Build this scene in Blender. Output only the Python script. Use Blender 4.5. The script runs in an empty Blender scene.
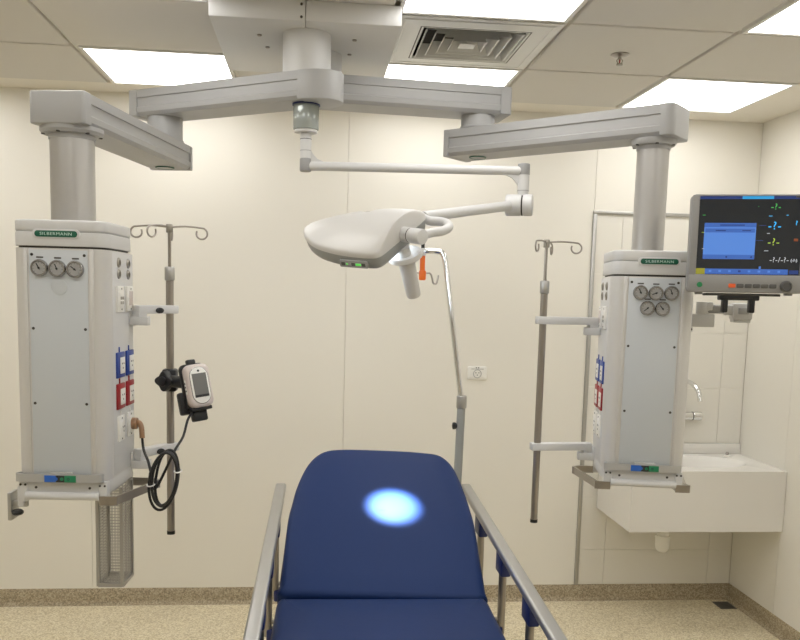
import bpy, bmesh, math, random
from mathutils import Vector, Matrix
random.seed(4)
S = bpy.context.scene
C = S.collection
PI = math.pi
V = Vector

# ---------------------------------------------------------------- materials
def mat(name, col, rough=.5, metal=0, bump=0, bscale=200, emit=None, estr=1, spec=.5, coat=0):
    m = bpy.data.materials.new(name); m.use_nodes = True
    n = m.node_tree.nodes; l = m.node_tree.links
    b = n['Principled BSDF']
    b.inputs['Base Color'].default_value = (*col, 1)
    b.inputs['Roughness'].default_value = rough
    b.inputs['Metallic'].default_value = metal
    b.inputs['Specular IOR Level'].default_value = spec
    if coat: b.inputs['Coat Weight'].default_value = coat
    if emit:
        b.inputs['Emission Color'].default_value = (*emit, 1)
        b.inputs['Emission Strength'].default_value = estr
    if bump:
        tc = n.new('ShaderNodeTexCoord'); t = n.new('ShaderNodeTexNoise'); t.inputs['Scale'].default_value = bscale
        t.inputs['Detail'].default_value = 3
        bp = n.new('ShaderNodeBump'); bp.inputs['Strength'].default_value = bump; bp.inputs['Distance'].default_value = .002
        l.new(tc.outputs['Object'], t.inputs['Vector']); l.new(t.outputs['Fac'], bp.inputs['Height']); l.new(bp.outputs['Normal'], b.inputs['Normal'])
    return m

def speckle(name, base, dark, light, rough=.55):
    m = mat(name, base, rough)
    n = m.node_tree.nodes; l = m.node_tree.links; b = n['Principled BSDF']
    tc = n.new('ShaderNodeTexCoord')
    v = n.new('ShaderNodeTexVoronoi'); v.inputs['Scale'].default_value = 170; v.inputs['Randomness'].default_value = 1
    l.new(tc.outputs['Object'], v.inputs['Vector'])
    sp = n.new('ShaderNodeSeparateColor'); l.new(v.outputs['Color'], sp.inputs['Color'])
    r = n.new('ShaderNodeValToRGB'); e = r.color_ramp; e.interpolation = 'CONSTANT'
    e.elements[0].color = (*dark, 1); e.elements[1].position = .3; e.elements[1].color = (*base, 1)
    x = e.elements.new(.72); x.color = (*light, 1)
    l.new(sp.outputs['Red'], r.inputs['Fac'])
    ns = n.new('ShaderNodeTexNoise'); ns.inputs['Scale'].default_value = 2.5; l.new(tc.outputs['Object'], ns.inputs['Vector'])
    mx = n.new('ShaderNodeMix'); mx.data_type = 'RGBA'; mx.blend_type = 'MULTIPLY'
    mp = n.new('ShaderNodeMapRange'); mp.inputs['To Min'].default_value = .88; mp.inputs['To Max'].default_value = 1.08
    l.new(ns.outputs['Fac'], mp.inputs['Value'])
    mx.inputs['Factor'].default_value = 1
    l.new(r.outputs['Color'], mx.inputs['A']); l.new(mp.outputs['Result'], mx.inputs['B'])
    l.new(mx.outputs['Result'], b.inputs['Base Color'])
    return m

M = {}
M['wall'] = mat('cream_wall_panel', (.795, .772, .705), .45, bump=.05, bscale=300)
M['seam'] = mat('wall_seam', (.66, .62, .54), .7)
M['tilewall'] = mat('wet_wall_tile', (.77, .75, .69), .3)
M['grout'] = mat('tile_grout', (.86, .84, .78), .6)
M['ceil'] = mat('ceiling_tile', (.67, .65, .61), .9, bump=.15, bscale=500)
M['margin'] = mat('painted_plasterboard', (.80, .765, .69), .8)
M['tbar'] = mat('ceiling_bar', (.74, .71, .65), .5)
M['dark'] = mat('shadow_gap', (.08, .075, .07), .9)
M['floor'] = speckle('speckled_vinyl_floor', (.68, .60, .42), (.52, .44, .29), (.78, .71, .54))
M['skirt'] = speckle('speckled_vinyl_skirting', (.36, .295, .195), (.25, .20, .125), (.46, .39, .27))
M['lframe'] = mat('light_frame_white', (.78, .78, .76), .4)
M['diff'] = mat('light_diffuser', (.9, .9, .9), .5, emit=(1, .985, .965), estr=5.2)
M['alu'] = mat('satin_aluminium', (.46, .455, .44), .36, .8)
M['vent'] = mat('grey_vent_metal', (.68, .68, .66), .35, .4)
M['steel'] = mat('stainless_steel', (.38, .35, .315), .28, .9)
M['chrome'] = mat('chrome', (.75, .75, .75), .12, 1)
M['white'] = mat('white_enamel', (.62, .62, .615), .4)
M['arm'] = mat('grey_white_enamel', (.39, .39, .388), .42)
M['armband'] = mat('grey_profile_band', (.31, .31, .308), .42)
M['column'] = mat('silver_column', (.46, .45, .435), .34, .6)
M['band'] = mat('light_grey_band', (.46, .46, .455), .35, .3)
M['panel'] = mat('front_panel_grey', (.53, .56, .585), .45)
M['profile'] = mat('corner_profile', (.60, .59, .57), .38, .15)
M['lamp'] = mat('lamp_shell', (.62, .61, .59), .35)
M['lampgrey'] = mat('lamp_rim_grey', (.30, .31, .30), .4)
M['sleeve'] = mat('grey_sleeve', (.36, .39, .37), .15, .2)
M['blue'] = mat('blue_vinyl', (.009, .026, .10), .5, bump=.1, bscale=60, spec=.15)
M['bluepl'] = mat('blue_plastic', (.010, .022, .12), .4)
M['sockblue'] = mat('socket_blue', (.015, .05, .28), .4)
M['sockred'] = mat('socket_red', (.30, .008, .015), .4)
M['black'] = mat('black_plastic', (.012, .013, .014), .45)
M['rubber'] = mat('black_rubber', (.010, .010, .011), .5)
M['screwd'] = mat('dark_screw', (.05, .045, .04), .5, .3)
M['orange'] = mat('orange_plastic', (.80, .16, .015), .4)
M['green'] = mat('badge_green', (.005, .10, .055), .35)
M['letter'] = mat('badge_letter', (.55, .75, .68), .5)
M['gface'] = mat('gauge_face', (.36, .36, .355), .3, coat=.5)
M['gbez'] = mat('gauge_bezel', (.42, .41, .40), .25, .9)
M['hole'] = mat('outlet_dark', (.06, .055, .05), .4)
M['brass'] = mat('outlet_metal', (.35, .33, .29), .3, .8)
M['brown'] = mat('brown_plug', (.30, .17, .09), .35)
M['monbez'] = mat('monitor_grey', (.28, .277, .27), .45)
M['screen'] = mat('monitor_screen', (.01, .011, .012), .12, emit=(.02, .022, .025), estr=.6)
M['scrblue'] = mat('screen_blue', (.02, .05, .12), .2, emit=(.10, .25, .70), estr=.75)
M['scrblue2'] = mat('screen_blue_bar', (.02, .05, .12), .2, emit=(.045, .115, .42), estr=.8)
M['scrcyan'] = mat('screen_cyan', (.02, .05, .12), .2, emit=(.02, .30, .62), estr=.9)
M['scrnavy'] = mat('screen_navy', (.01, .02, .05), .2, emit=(.02, .04, .16), estr=.8)
M['scryel'] = mat('screen_yellow', (.1, .1, .02), .2, emit=(.30, .28, .03), estr=.7)
M['scrgreen'] = mat('screen_green', (.02, .1, .02), .2, emit=(.07, .45, .10), estr=.8)
M['scrlime'] = mat('screen_lime', (.05, .1, .02), .2, emit=(.42, .55, .06), estr=.8)
M['scrsky'] = mat('screen_sky', (.02, .1, .2), .2, emit=(.04, .42, .85), estr=1)
M['scrwhite'] = mat('screen_white', (.1, .1, .1), .2, emit=(.55, .58, .62), estr=.8)
M['scrred'] = mat('screen_rust', (.1, .02, .02), .2, emit=(.22, .07, .02), estr=.6)
M['led'] = mat('green_led', (.05, .3, .05), .3, emit=(.15, .75, .12), estr=.7)
M['btngreen'] = mat('green_button', (.02, .22, .08), .4)
M['btnor'] = mat('orange_button', (.75, .12, .03), .4)
M['btngrey'] = mat('dark_grey_button', (.09, .088, .085), .45)
M['lcd'] = mat('lcd_grey', (.15, .15, .145), .25)
M['pinkwhite'] = mat('device_white', (.62, .55, .52), .4)
M['slab'] = mat('labelblue', (.02, .12, .50), .4)
M['slabg'] = mat('labelgreen', (.01, .20, .09), .4)
M['ceramic'] = mat('white_solid_surface', (.77, .755, .72), .22)
M['pvc'] = mat('white_pvc', (.84, .83, .79), .4)
M['drain'] = mat('drain_steel', (.16, .15, .14), .4, .5)
M['mesh'] = mat('galvanised_wire', (.40, .39, .37), .4, .6)
M['tie'] = mat('white_cable_tie', (.75, .75, .75), .5)
M['clear'] = mat('white_socket_plastic', (.80, .79, .75), .35)
M['lampled'] = mat('lamp_led_lens', (.8, .85, .9), .2, emit=(.8, .9, 1), estr=6)

# ---------------------------------------------------------------- mesh helper
class MB:
    def __init__(s, T=None):
        s.bm = bmesh.new(); s.mats = []; s.T = T or Matrix()
    def mi(s, m):
        if m not in s.mats: s.mats.append(m)
        return s.mats.index(m)
    def add(s, t, m, X=None):
        i = s.mi(m)
        for f in t.faces: f.material_index = i
        A = s.T @ X if X is not None else s.T
        bmesh.ops.transform(t, matrix=A, verts=t.verts)
        me = bpy.data.meshes.new('t'); t.to_mesh(me); t.free(); s.bm.from_mesh(me); bpy.data.meshes.remove(me)
        return s
    def box(s, c, d, m, bev=0, X=None, seg=2):
        t = bmesh.new(); bmesh.ops.create_cube(t, size=1)
        bmesh.ops.scale(t, vec=d, verts=t.verts)
        if bev: bmesh.ops.bevel(t, geom=t.edges[:], offset=min(bev, min(d) * .49), segments=seg, affect='EDGES', profile=.5)
        bmesh.ops.translate(t, vec=c, verts=t.verts)
        return s.add(t, m, X)
    def bx(s, a, b, m, bev=0, X=None):
        return s.box([(a[i] + b[i]) / 2 for i in range(3)], [abs(b[i] - a[i]) for i in range(3)], m, bev, X)
    def cyl(s, p0, p1, r, m, r2=None, seg=32, X=None, bev=0):
        p0, p1 = V(p0), V(p1); d = p1 - p0
        r2 = r if r2 is None else r2; h = d.length
        if bev: prof = [(0, 0), (r - bev, 0), (r - bev * .3, bev * .3), (r, bev), (r2, h - bev), (r2 - bev * .3, h - bev * .3), (r2 - bev, h), (0, h)]
        else: prof = [(0, 0), (r, 0), (r2, h), (0, h)]
        R = d.to_track_quat('Z', 'Y').to_matrix().to_4x4(); R.translation = p0
        return s.lathe(prof, m, seg, (X @ R) if X is not None else R)
    def lathe(s, prof, m, seg=32, X=None):
        t = bmesh.new(); rings = []
        for r, z in prof:
            if r < 1e-7: rings.append([t.verts.new((0, 0, z))])
            else: rings.append([t.verts.new((r * math.cos(2 * PI * k / seg), r * math.sin(2 * PI * k / seg), z)) for k in range(seg)])
        for a, b in zip(rings, rings[1:]):
            for k in range(seg):
                k2 = (k + 1) % seg
                if len(a) == 1 and len(b) == 1: continue
                if len(a) == 1: t.faces.new((a[0], b[k2], b[k]))
                elif len(b) == 1: t.faces.new((a[k], a[k2], b[0]))
                else: t.faces.new((a[k], a[k2], b[k2], b[k]))
        bmesh.ops.recalc_face_normals(t, faces=t.faces)
        return s.add(t, m, X)
    def tube(s, pts, r, m, seg=10, X=None, closed=False, flat=None, smooth=0):
        """round tube along pts, or a flat bar (flat=(width, height), height along z) swept along pts"""
        pts = [V(p) for p in pts]
        if smooth: pts = spline(pts, smooth, closed)
        t = bmesh.new(); n = len(pts); rings = []; up = None
        for i, p in enumerate(pts):
            if closed: d = pts[(i + 1) % n] - pts[i - 1]
            else: d = pts[min(i + 1, n - 1)] - pts[max(i - 1, 0)]
            d.normalize()
            if flat: up = V((0, 0, 1)); up = (up - d * d.dot(up)).normalized()
            elif up is None:
                up = V((0, 0, 1)) if abs(d.z) < .9 else V((1, 0, 0)); up = (up - d * d.dot(up)).normalized()
            else: up = (up - d * d.dot(up)).normalized()
            sd = d.cross(up)
            if flat:
                k = 1
                if 0 < i < n - 1:
                    c = (pts[i + 1] - pts[i]).normalized().dot((pts[i] - pts[i - 1]).normalized()); k = 1 / max(.6, math.sqrt((1 + c) / 2))
                w, h = flat[0] / 2 * k, flat[1] / 2
                rings.append([t.verts.new(p + sd * a * w + up * b * h) for a, b in ((-1, -1), (1, -1), (1, 1), (-1, 1))])
            else:
                rings.append([t.verts.new(p + (sd * math.cos(2 * PI * k / seg) + up * math.sin(2 * PI * k / seg)) * r) for k in range(seg)])
        q = len(rings[0])
        for i in range(n if closed else n - 1):
            a, b = rings[i], rings[(i + 1) % n]
            for k in range(q): t.faces.new((a[k], a[(k + 1) % q], b[(k + 1) % q], b[k]))
        if not closed: t.faces.new(rings[0][::-1]); t.faces.new(rings[-1])
        bmesh.ops.recalc_face_normals(t, faces=t.faces)
        return s.add(t, m, X)
    def prism(s, poly, z0, z1, m, bev=0, X=None, seg=3):
        t = bmesh.new(); n = len(poly)
        a = [t.verts.new((x, y, z0)) for x, y in poly]; b = [t.verts.new((x, y, z1)) for x, y in poly]
        t.faces.new(a[::-1]); t.faces.new(b)
        for k in range(n): t.faces.new((a[k], a[(k + 1) % n], b[(k + 1) % n], b[k]))
        bmesh.ops.recalc_face_normals(t, faces=t.faces)
        if bev:
            ed = [e for e in t.edges if abs(e.verts[0].co.z - e.verts[1].co.z) < 1e-6]
            bmesh.ops.bevel(t, geom=ed, offset=bev, segments=seg, affect='EDGES', profile=.5)
        return s.add(t, m, X)
    def text(s, txt, size, m, X, depth=.0006, bold=False, wide=1):
        cu = bpy.data.curves.new('txt', 'FONT'); cu.body = txt; cu.size = size; cu.extrude = depth
        cu.align_x = 'CENTER'; cu.align_y = 'CENTER'; cu.resolution_u = 3
        if bold: cu.offset = size * .02
        if wide != 1: cu.space_character = wide
        o = bpy.data.objects.new('txt', cu); C.objects.link(o); bpy.context.view_layer.update()
        me = bpy.data.meshes.new_from_object(o); bpy.data.objects.remove(o); bpy.data.curves.remove(cu)
        t = bmesh.new(); t.from_mesh(me); bpy.data.meshes.remove(me)
        return s.add(t, m, X)
    def build(s, name, parent=None, label=None, ang=38, smooth=True, off=None):
        """link as one mesh object; a child's vertices are kept relative to its top-level thing"""
        me = bpy.data.meshes.new(name)
        o0 = V((0, 0, 0))
        p = parent
        while p is not None: o0 += p.location; p = p.parent
        if parent is None:
            xs = [v.co for v in s.bm.verts]
            lo = V([min(c[i] for c in xs) for i in range(3)]); hi = V([max(c[i] for c in xs) for i in range(3)])
            o0 = V(((lo.x + hi.x) / 2, (lo.y + hi.y) / 2, lo.z))
        bmesh.ops.translate(s.bm, vec=-o0, verts=s.bm.verts)
        s.bm.to_mesh(me); s.bm.free()
        for m in s.mats: me.materials.append(M[m])
        if smooth:
            me.polygons.foreach_set('use_smooth', [True] * len(me.polygons)); me.set_sharp_from_angle(angle=math.radians(ang))
        o = bpy.data.objects.new(name, me); C.objects.link(o)
        if parent is None: o.location = o0
        else: o.parent = parent
        if label: o['label'] = label
        return o

def spline(P, k, closed=False):
    n = len(P); out = []
    for i in range(n if closed else n - 1):
        if closed: a, b, c, d = P[i - 1], P[i], P[(i + 1) % n], P[(i + 2) % n]
        else: a, b, c, d = P[max(i - 1, 0)], P[i], P[i + 1], P[min(i + 2, n - 1)]
        for j in range(k):
            t = j / k
            out.append(.5 * ((2 * b) + (c - a) * t + (2 * a - 5 * b + 4 * c - d) * t * t + (3 * b - a - 3 * c + d) * t ** 3))
    if not closed: out.append(P[-1])
    return out

def tag(o, label, cat, group=None):
    o['label'] = label; o['category'] = cat
    if group: o['group'] = group
    return o
def thing(name, loc, label, cat, group=None):
    o = bpy.data.objects.new(name, None); o.empty_display_size = .05; C.objects.link(o); o.location = loc
    return tag(o, label, cat, group)
def struct(o):
    o['kind'] = 'structure'; return o
def frame(o, x, y, z):
    """matrix with origin o and axes x, y, z"""
    X = Matrix((V(x).normalized(), V(y).normalized(), V(z).normalized())).transposed().to_4x4(); X.translation = V(o); return X
def rrect(w, h, r, n=6, cx=0, cy=0):
    P = []
    for (sx, sy, a0) in ((1, 1, 0), (-1, 1, 90), (-1, -1, 180), (1, -1, 270)):
        for k in range(n + 1):
            a = math.radians(a0 + 90 * k / n)
            P.append((cx + sx * (w / 2 - r) + r * math.cos(a), cy + sy * (h / 2 - r) + r * math.sin(a)))
    return P

# ---------------------------------------------------------------- camera
CAM = V((0, -4.3306, 1.6579))
cr = V((.99532, -.09327, .02542)); cu_ = V((-.0144, .117, .99303)); cf = V((.09559, .98874, -.11511))
cd = bpy.data.cameras.new('camera'); cam = bpy.data.objects.new('camera', cd); C.objects.link(cam)
cam.matrix_world = frame(CAM, cr, cu_, -cf)
cd.sensor_fit = 'HORIZONTAL'; cd.sensor_width = 36; cd.lens = 828.9 / 800 * 36
cd.shift_x = (400 - 391.86) / 800; cd.shift_y = (390.49 - 320) / 800
cd.clip_start = .05; S.camera = cam

# ---------------------------------------------------------------- room
H = 2.611; XR = 2.362; XL = -3.3; YF = -6.4; HB = .085
def plane_box(name, a, b, m): return struct(MB().bx(a, b, m).build(name, smooth=False))
plane_box('floor', (XL, YF, -.05), (XR, 0, 0), 'floor')
# back wall: tall cream panels with hairline seams, then the wall behind them
w = MB(); w.bx((XL, .012, 0), (XR, .08, H + .1), 'seam')
xs = [XL, -2.43, -1.132, .166, 1.4661, XR]
for a, b in zip(xs, xs[1:]):
    if a == 1.4661: w.bx((a + .0007, 0, 2.113), (b, .012, H + .02), 'wall', .0008)
    else: w.bx((a + .0007, 0, HB - .01), (b - .0007, .012, H + .02), 'wall', .0008)
struct(w.build('wall_back', smooth=False))
# tiled wet panel behind the basin (pattern of one surface)
w = MB(); w.bx((1.468, .004, HB - .01), (XR, .012, 2.11), 'grout')
zs = [HB] + [.284 + .302 * k for k in range(7)]
zs.append(2.108)
vx = [1.468, 1.625, 2.227, XR]
for z0, z1 in zip(zs, zs[1:]):
    if z1 - z0 < .02: continue
    for a, b in zip(vx, vx[1:]): w.bx((a + .0012, 0, z0 + .0012), (b - .0012, .006, z1 - .0012), 'tilewall', .0005)
struct(w.build('wall_back_tiling', smooth=False))
w = MB(); w.bx((1.460, -.010, HB), (1.482, .004, 2.106), 'alu', .003); w.bx((1.460, -.010, 2.106), (XR, .004, 2.124), 'alu', .003)
struct(w.build('trim_1'))
w = MB(); w.bx((XR + .012, YF, 0), (XR + .08, .08, H + .1), 'seam')
ys = [.0, -.452, -1.75, -3.05, -4.35, -5.65, YF]
for a, b in zip(ys, ys[1:]): w.bx((XR, b + .0007, HB - .01), (XR + .012, a - .0007, H + .02), 'wall', .0008)
struct(w.build('wall_right', smooth=False))
plane_box('wall_left', (XL - .08, YF, 0), (XL, .08, H + .1), 'wall')
plane_box('wall_front', (XL, YF - .08, 0), (XR, YF, H + .1), 'wall')
def skirt(name, a, b, n):
    d = (V(b) - V(a)); d.z = 0; prof = [(0, 0), (.03, 0), (.018, .004), (.010, .012), (.006, .024), (.004, HB - .004), (0, HB)]
    t = bmesh.new(); n = V(n)
    A = [t.verts.new(V(a) + n * p + V((0, 0, q))) for p, q in prof]; B = [t.verts.new(V(b) + n * p + V((0, 0, q))) for p, q in prof]
    for k in range(len(prof)): t.faces.new((A[k], A[(k + 1) % len(prof)], B[(k + 1) % len(prof)], B[k]))
    t.faces.new(A); t.faces.new(B); bmesh.ops.recalc_face_normals(t, faces=t.faces)
    m = MB(); m.add(t, 'skirt'); return struct(m.build(name, ang=60))
skirt('baseboard_back', (XL, 0, 0), (XR, 0, 0), (0, -1, 0))
skirt('baseboard_right', (XR, YF, 0), (XR, 0, 0), (-1, 0, 0))

# ceiling: plaster margin, lay-in tiles, bars
GX = [-2.79, -2.18, -1.575, -.968, -.355, .262, .868, 1.481, 2.086]
GY = [-.194 - .6 * k for k in range(11)]
lights = {(i, j) for i in (1, 3, 5, 7) for j in (0, 2, 4, 6)}
vent_cell = (5, 1)
c = MB()
c.bx((XL, YF, H + .05), (XR, 0, H + .12), 'margin')
c.bx((XL, -.194 + .002, H), (XR, 0, H + .05), 'margin'); c.bx((2.086 + .002, YF, H), (XR, -.194, H + .05), 'margin')
for i in range(len(GX) - 1):
    for j in range(len(GY) - 1):
        if (i, j) in lights or (i, j) == vent_cell: continue
        c.bx((GX[i] + .008, GY[j + 1] + .008, H - .004), (GX[i + 1] - .008, GY[j] - .008, H + .02), 'ceil', .004)
struct(c.build('ceiling', smooth=False))
b = MB()
for x in GX: b.bx((x - .012, GY[-1], H + .010), (x + .012, GY[0], H + .03), 'tbar')
for y in GY: b.bx((GX[0], y - .012, H + .0095), (GX[-1], y + .012, H + .03), 'tbar')
b.bx((GX[3] + .012, GY[1], H - .001), (GX[3] + .021, GY[0], H + .02), 'tbar')
struct(b.build('trim_2', smooth=False))

LL = {
 (3, 0): 'square ceiling light panel above the left arm, between plain tiles and the mount plate',
 (5, 0): 'ceiling light panel half hidden behind the right pendant arm, below the air vent',
 (5, 2): 'ceiling light panel at the top edge just in front of the square air vent',
 (7, 0): 'square ceiling light panel close to the corner of the right wall',
 (7, 2): 'ceiling light panel cut off by the top right corner, nearer than the corner one'}
for (i, j) in sorted(lights):
    x0, x1, y0, y1 = GX[i], GX[i + 1], GY[j + 1], GY[j]
    if (i, j) == (3, 0): x0 += .010
    t = thing('ceiling_light', ((x0 + x1) / 2, (y0 + y1) / 2, H - .006), LL.get((i, j), 'white square ceiling light panel over the near or far left part of the room'), 'ceiling light', 'square ceiling light panels')
    f = MB(); a = .010; fw = .014
    f.bx((x0 + a, y0 + a, H - .006), (x1 - a, y0 + a + fw, H + .015), 'lframe'); f.bx((x0 + a, y1 - a - fw, H - .006), (x1 - a, y1 - a, H + .015), 'lframe')
    f.bx((x0 + a, y0 + a + fw, H - .006), (x0 + a + fw, y1 - a - fw, H + .015), 'lframe'); f.bx((x1 - a - fw, y0 + a + fw, H - .006), (x1 - a, y1 - a - fw, H + .015), 'lframe')
    f.build('frame', t, smooth=False)
    MB().bx((x0 + a + fw, y0 + a + fw, H - .002), (x1 - a - fw, y1 - a - fw, H + .012), 'diff').build('diffuser', t, 'glowing white diffuser', smooth=False)

# air vent: square four-way diffuser
i, j = vent_cell
x0, x1, y0, y1 = GX[i], GX[i + 1], GY[j + 1], GY[j]; vc = V(((x0 + x1) / 2, (y0 + y1) / 2, H))
t = thing('ceiling_vent', (vc.x, vc.y, H - .012), 'grey metal square air vent with nested louvres in the ceiling', 'air vent')
def sqring(mb, a, za, b_, zb, m, th=.002):
    """pyramidal square ring from half-size a at za to half-size b_ at zb"""
    t_ = bmesh.new()
    P = [[t_.verts.new((vc.x + s * r, vc.y + q * r, z)) for s, q in ((-1, -1), (1, -1), (1, 1), (-1, 1))] for r, z in ((a, za), (b_, zb), (b_ - .004, zb + th), (a - .004, za + th))]
    for u in range(4):
        A, B = P[u], P[(u + 1) % 4]
        for k in range(4): t_.faces.new((A[k], A[(k + 1) % 4], B[(k + 1) % 4], B[k]))
    bmesh.ops.recalc_face_normals(t_, faces=t_.faces); mb.add(t_, m)
f = MB(); sqring(f, .292, H - .006, .190, H - .010, 'vent', .006); sqring(f, .268, H - .0085, .262, H - .0095, 'vent', .003); f.build('frame', t, smooth=False)
f = MB(); f.box((vc.x, vc.y, H + .045), (.40, .40, .004), 'dark')
for s_ in (-1, 1): f.box((vc.x + s_ * .199, vc.y, H + .018), (.004, .40, .056), 'dark'); f.box((vc.x, vc.y + s_ * .199, H + .018), (.40, .004, .056), 'dark')
f.build('backing', t, 'dark opening', smooth=False)
f = MB()
for k in range(4):
    a = .180 - k * .038
    sqring(f, a, H - .013, a - .024, H + .034, 'vent', .002)
f.build('louvre', t, smooth=False)
f = MB(); f.box((vc.x, vc.y, H - .010), (.06, .06, .004), 'vent', .001); f.cyl((vc.x, vc.y, H - .008), (vc.x, vc.y, H + .045), .006, 'vent'); f.build('centre_plate', t)

# sprinkler
sx, sy = 1.172, -1.075
t = thing('sprinkler', (sx, sy, H - .045), 'small brass and chrome fire sprinkler in a ceiling tile', 'sprinkler')
MB().lathe([(0, H - .004), (.034, H - .004), (.036, H - .007), (.018, H - .014), (0, H - .014)], 'steel', 24, Matrix.Translation((sx, sy, 0))).build('rosette', t)
f = MB(); f.cyl((sx, sy, H - .024), (sx, sy, H - .012), .007, 'brass'); f.tube([(sx - .006, sy, H - .02), (sx - .012, sy, H - .028), (sx - .006, sy, H - .040)], .0022, 'brass', 8); f.tube([(sx + .006, sy, H - .02), (sx + .012, sy, H - .028), (sx + .006, sy, H - .040)], .0022, 'brass', 8)
f.cyl((sx, sy, H - .036), (sx, sy, H - .022), .003, 'sockred'); f.build('sprinkler_head', t)
MB().cyl((sx, sy, H - .045), (sx, sy, H - .040), .012, 'brass').build('deflector', t)

# ---------------------------------------------------------------- pendants
A1 = V((-.035, -1.322, 0)); A2 = V((.010, -1.085, 0)); PZ = 2.541
t = thing('ceiling_mount', (-.04, -1.12, PZ), 'large white mounting box on the ceiling carrying both pendant arms', 'ceiling mount')
f = MB(); f.bx((-.353, -1.475, PZ), (-.0405, -.80, H - .004), 'white', .004); f.bx((-.0395, -1.475, PZ), (.278, -.80, H - .004), 'white', .004)
f.build('mount_box', t)
for (x, y) in ((-.20, -1.30), (-.18, -1.16), (.13, -1.30), (.12, -1.12)): MB().lathe([(0, PZ - .005), (.006, PZ - .005), (.008, PZ - .003), (.008, PZ)], 'steel', 12, Matrix.Translation((x, y, 0))).build('bolt', t)
for (x, z) in ((-.053, PZ + .052), (-.053, PZ + .012)): MB().cyl((x, -1.478, z), (x, -1.474, z), .0045, 'screwd', seg=10).build('screw', t)

def profile_arm(P, Q, z0, z1, ext_p, ext_q, W=.165, round_p=False, r=.012):
    """extruded box arm with grooved sides from axis P to axis Q (plan), lying between z0 and z1"""
    d = (Q - P); d.z = 0; L = d.length; d.normalize(); s_ = V((-d.y, d.x, 0))
    X = frame((P.x, P.y, 0), d, s_, (0, 0, 1)); h = z1 - z0
    mb = MB(X)
    g = .005
    # side profile: top band, recessed wide band, lower band rounding under
    prof = [(-W/2, h), (-W/2, h*.70), (-W/2+g, h*.685), (-W/2+g, h*.34), (-W/2, h*.30), (-W/2+.002, h*.12), (-W/2+.014, h*.0), (-W/2+.03, 0)]
    full = [(x, z) for x, z in prof] + [(-x, z) for x, z in reversed(prof)]
    tb = bmesh.new()
    a = [tb.verts.new(((-.020 if round_p else -ext_p + .02), y, z0 + z)) for y, z in full]; b_ = [tb.verts.new((L + ext_q - .040, y, z0 + z)) for y, z in full]
    n = len(full)
    for k in range(n): tb.faces.new((a[k], a[(k+1) % n], b_[(k+1) % n], b_[k]))
    tb.faces.new(a); tb.faces.new(b_); bmesh.ops.recalc_face_normals(tb, faces=tb.faces)
    for fc in tb.faces: pass
    mb.add(tb, 'arm')
    e = .0015
    def cap(x0, x1, r=.028):
        # end cap with rounded outer corners; x1 is the outer end
        s_ = 1 if x1 > x0 else -1; w_ = W / 2 + e
        po = [(x0, -w_), (x1 - s_ * r, -w_)] + [(x1 - s_ * r + s_ * r * math.sin(PI / 2 * k / 6), -w_ + r - r * math.cos(PI / 2 * k / 6)) for k in range(1, 7)]
        po += [(x, -y) for x, y in reversed(po)]
        mb.prism(po, z0 - .0015, z1 + .0015, 'arm', .004)
    if round_p:
        poly = [(-.018, -W/2 - e), (-.018, W/2 + e)] + [(-.030 - (ext_p - .030) * math.sin(PI * k / 16) , (W/2 + e) * math.cos(PI * k / 16)) for k in range(0, 17)]
        poly = [(x, y) for x, y in poly]
        mb.prism(poly, z0 - .0015, z1 + .0015, 'arm', .003)
    else:
        cap(-ext_p + .024, -ext_p, .006)
    cap(L + ext_q - .045, L + ext_q, r)
    return mb, X, L
def oval_logo(X, x, z, parent, m='green'):
    mb = MB(X)
    """green oval ring badge on the underside of an arm"""
    pts = [(x + .030 * math.cos(a), .045 * math.sin(a) * .75, z) for a in [2 * PI * k / 32 for k in range(32)]]
    mb.tube(pts, .0035, m, 6, closed=True)
    mb.prism([(x + .029 * math.cos(2 * PI * k / 24), .033 * math.sin(2 * PI * k / 24)) for k in range(24)], z - .002, z + .001, 'arm')
    mb.build('logo_ring', parent, 'green oval ring badge')

def gauge(parent, X, r=.024, ang=120):
    g = MB(X)
    g.lathe([(0, 0), (r, 0), (r, .010), (r - .002, .013), (r - .0045, .013), (r - .0055, .009), (0, .009)], 'gbez', 28)
    g.cyl((0, 0, .0092), (0, 0, .0102), r - .0058, 'gface', seg=28)
    for k in range(9):
        a = math.radians(-40 + 260 * k / 8); q = r - .0085
        g.box((0, 0, 0), (.0035, .0009, .0006), 'hole', 0, Matrix.Translation((q * math.cos(a), q * math.sin(a), .0105)) @ Matrix.Rotation(a, 4, 'Z'))
    a = math.radians(ang)
    g.box((.0045, 0, 0), (.019, .0026, .001), 'black', 0, Matrix.Translation((0, 0, .0112)) @ Matrix.Rotation(a, 4, 'Z'))
    g.cyl((0, 0, .0105), (0, 0, .0125), .003, 'black', seg=12)
    g.box((0, r + .006, .0012), (.020, .004, .001), 'hole')
    g.build('pressure_gauge', parent)
def gas_outlet(parent, X):
    g = MB(X); g.lathe([(0, 0), (.015, 0), (.015, .004), (.012, .007), (.0085, .007), (.008, .003), (0, .003)], 'brass', 20)
    g.cyl((0, 0, .003), (0, 0, .0045), .0078, 'hole', seg=14); g.build('gas_outlet', parent)
def power_socket(parent, X, kind, label):
    g = MB(X); w, h = .074, .078
    if kind == 'white':
        g.box((0, 0, .004), (w * .8, h, .008), 'clear', .002); g.box((0, 0, .0085), (.046, .048, .003), 'clear', .002)
        for sy_ in (-1, 1): g.cyl((0, sy_ * .032, .007), (0, sy_ * .032, .009), .0028, 'screwd', seg=10)
        g.box((0, .046, .003), (.008, .016, .005), 'clear', .001)
    else:
        g.box((0, 0, .004), (w, h, .008), kind, .002); g.box((.010, -.002, .0085), (.044, .050, .003), 'clear', .0015)
        g.box((-.006, .046, .003), (.006, .018, .005), kind, .001)
    for (px, py) in ((.002, .006), (.018, .006), (.010, -.008)): g.cyl((px, py - .002, .0095), (px, py - .002, .0106), .0030, 'hole', seg=8)
    g.build('power_socket', parent, label)
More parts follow.
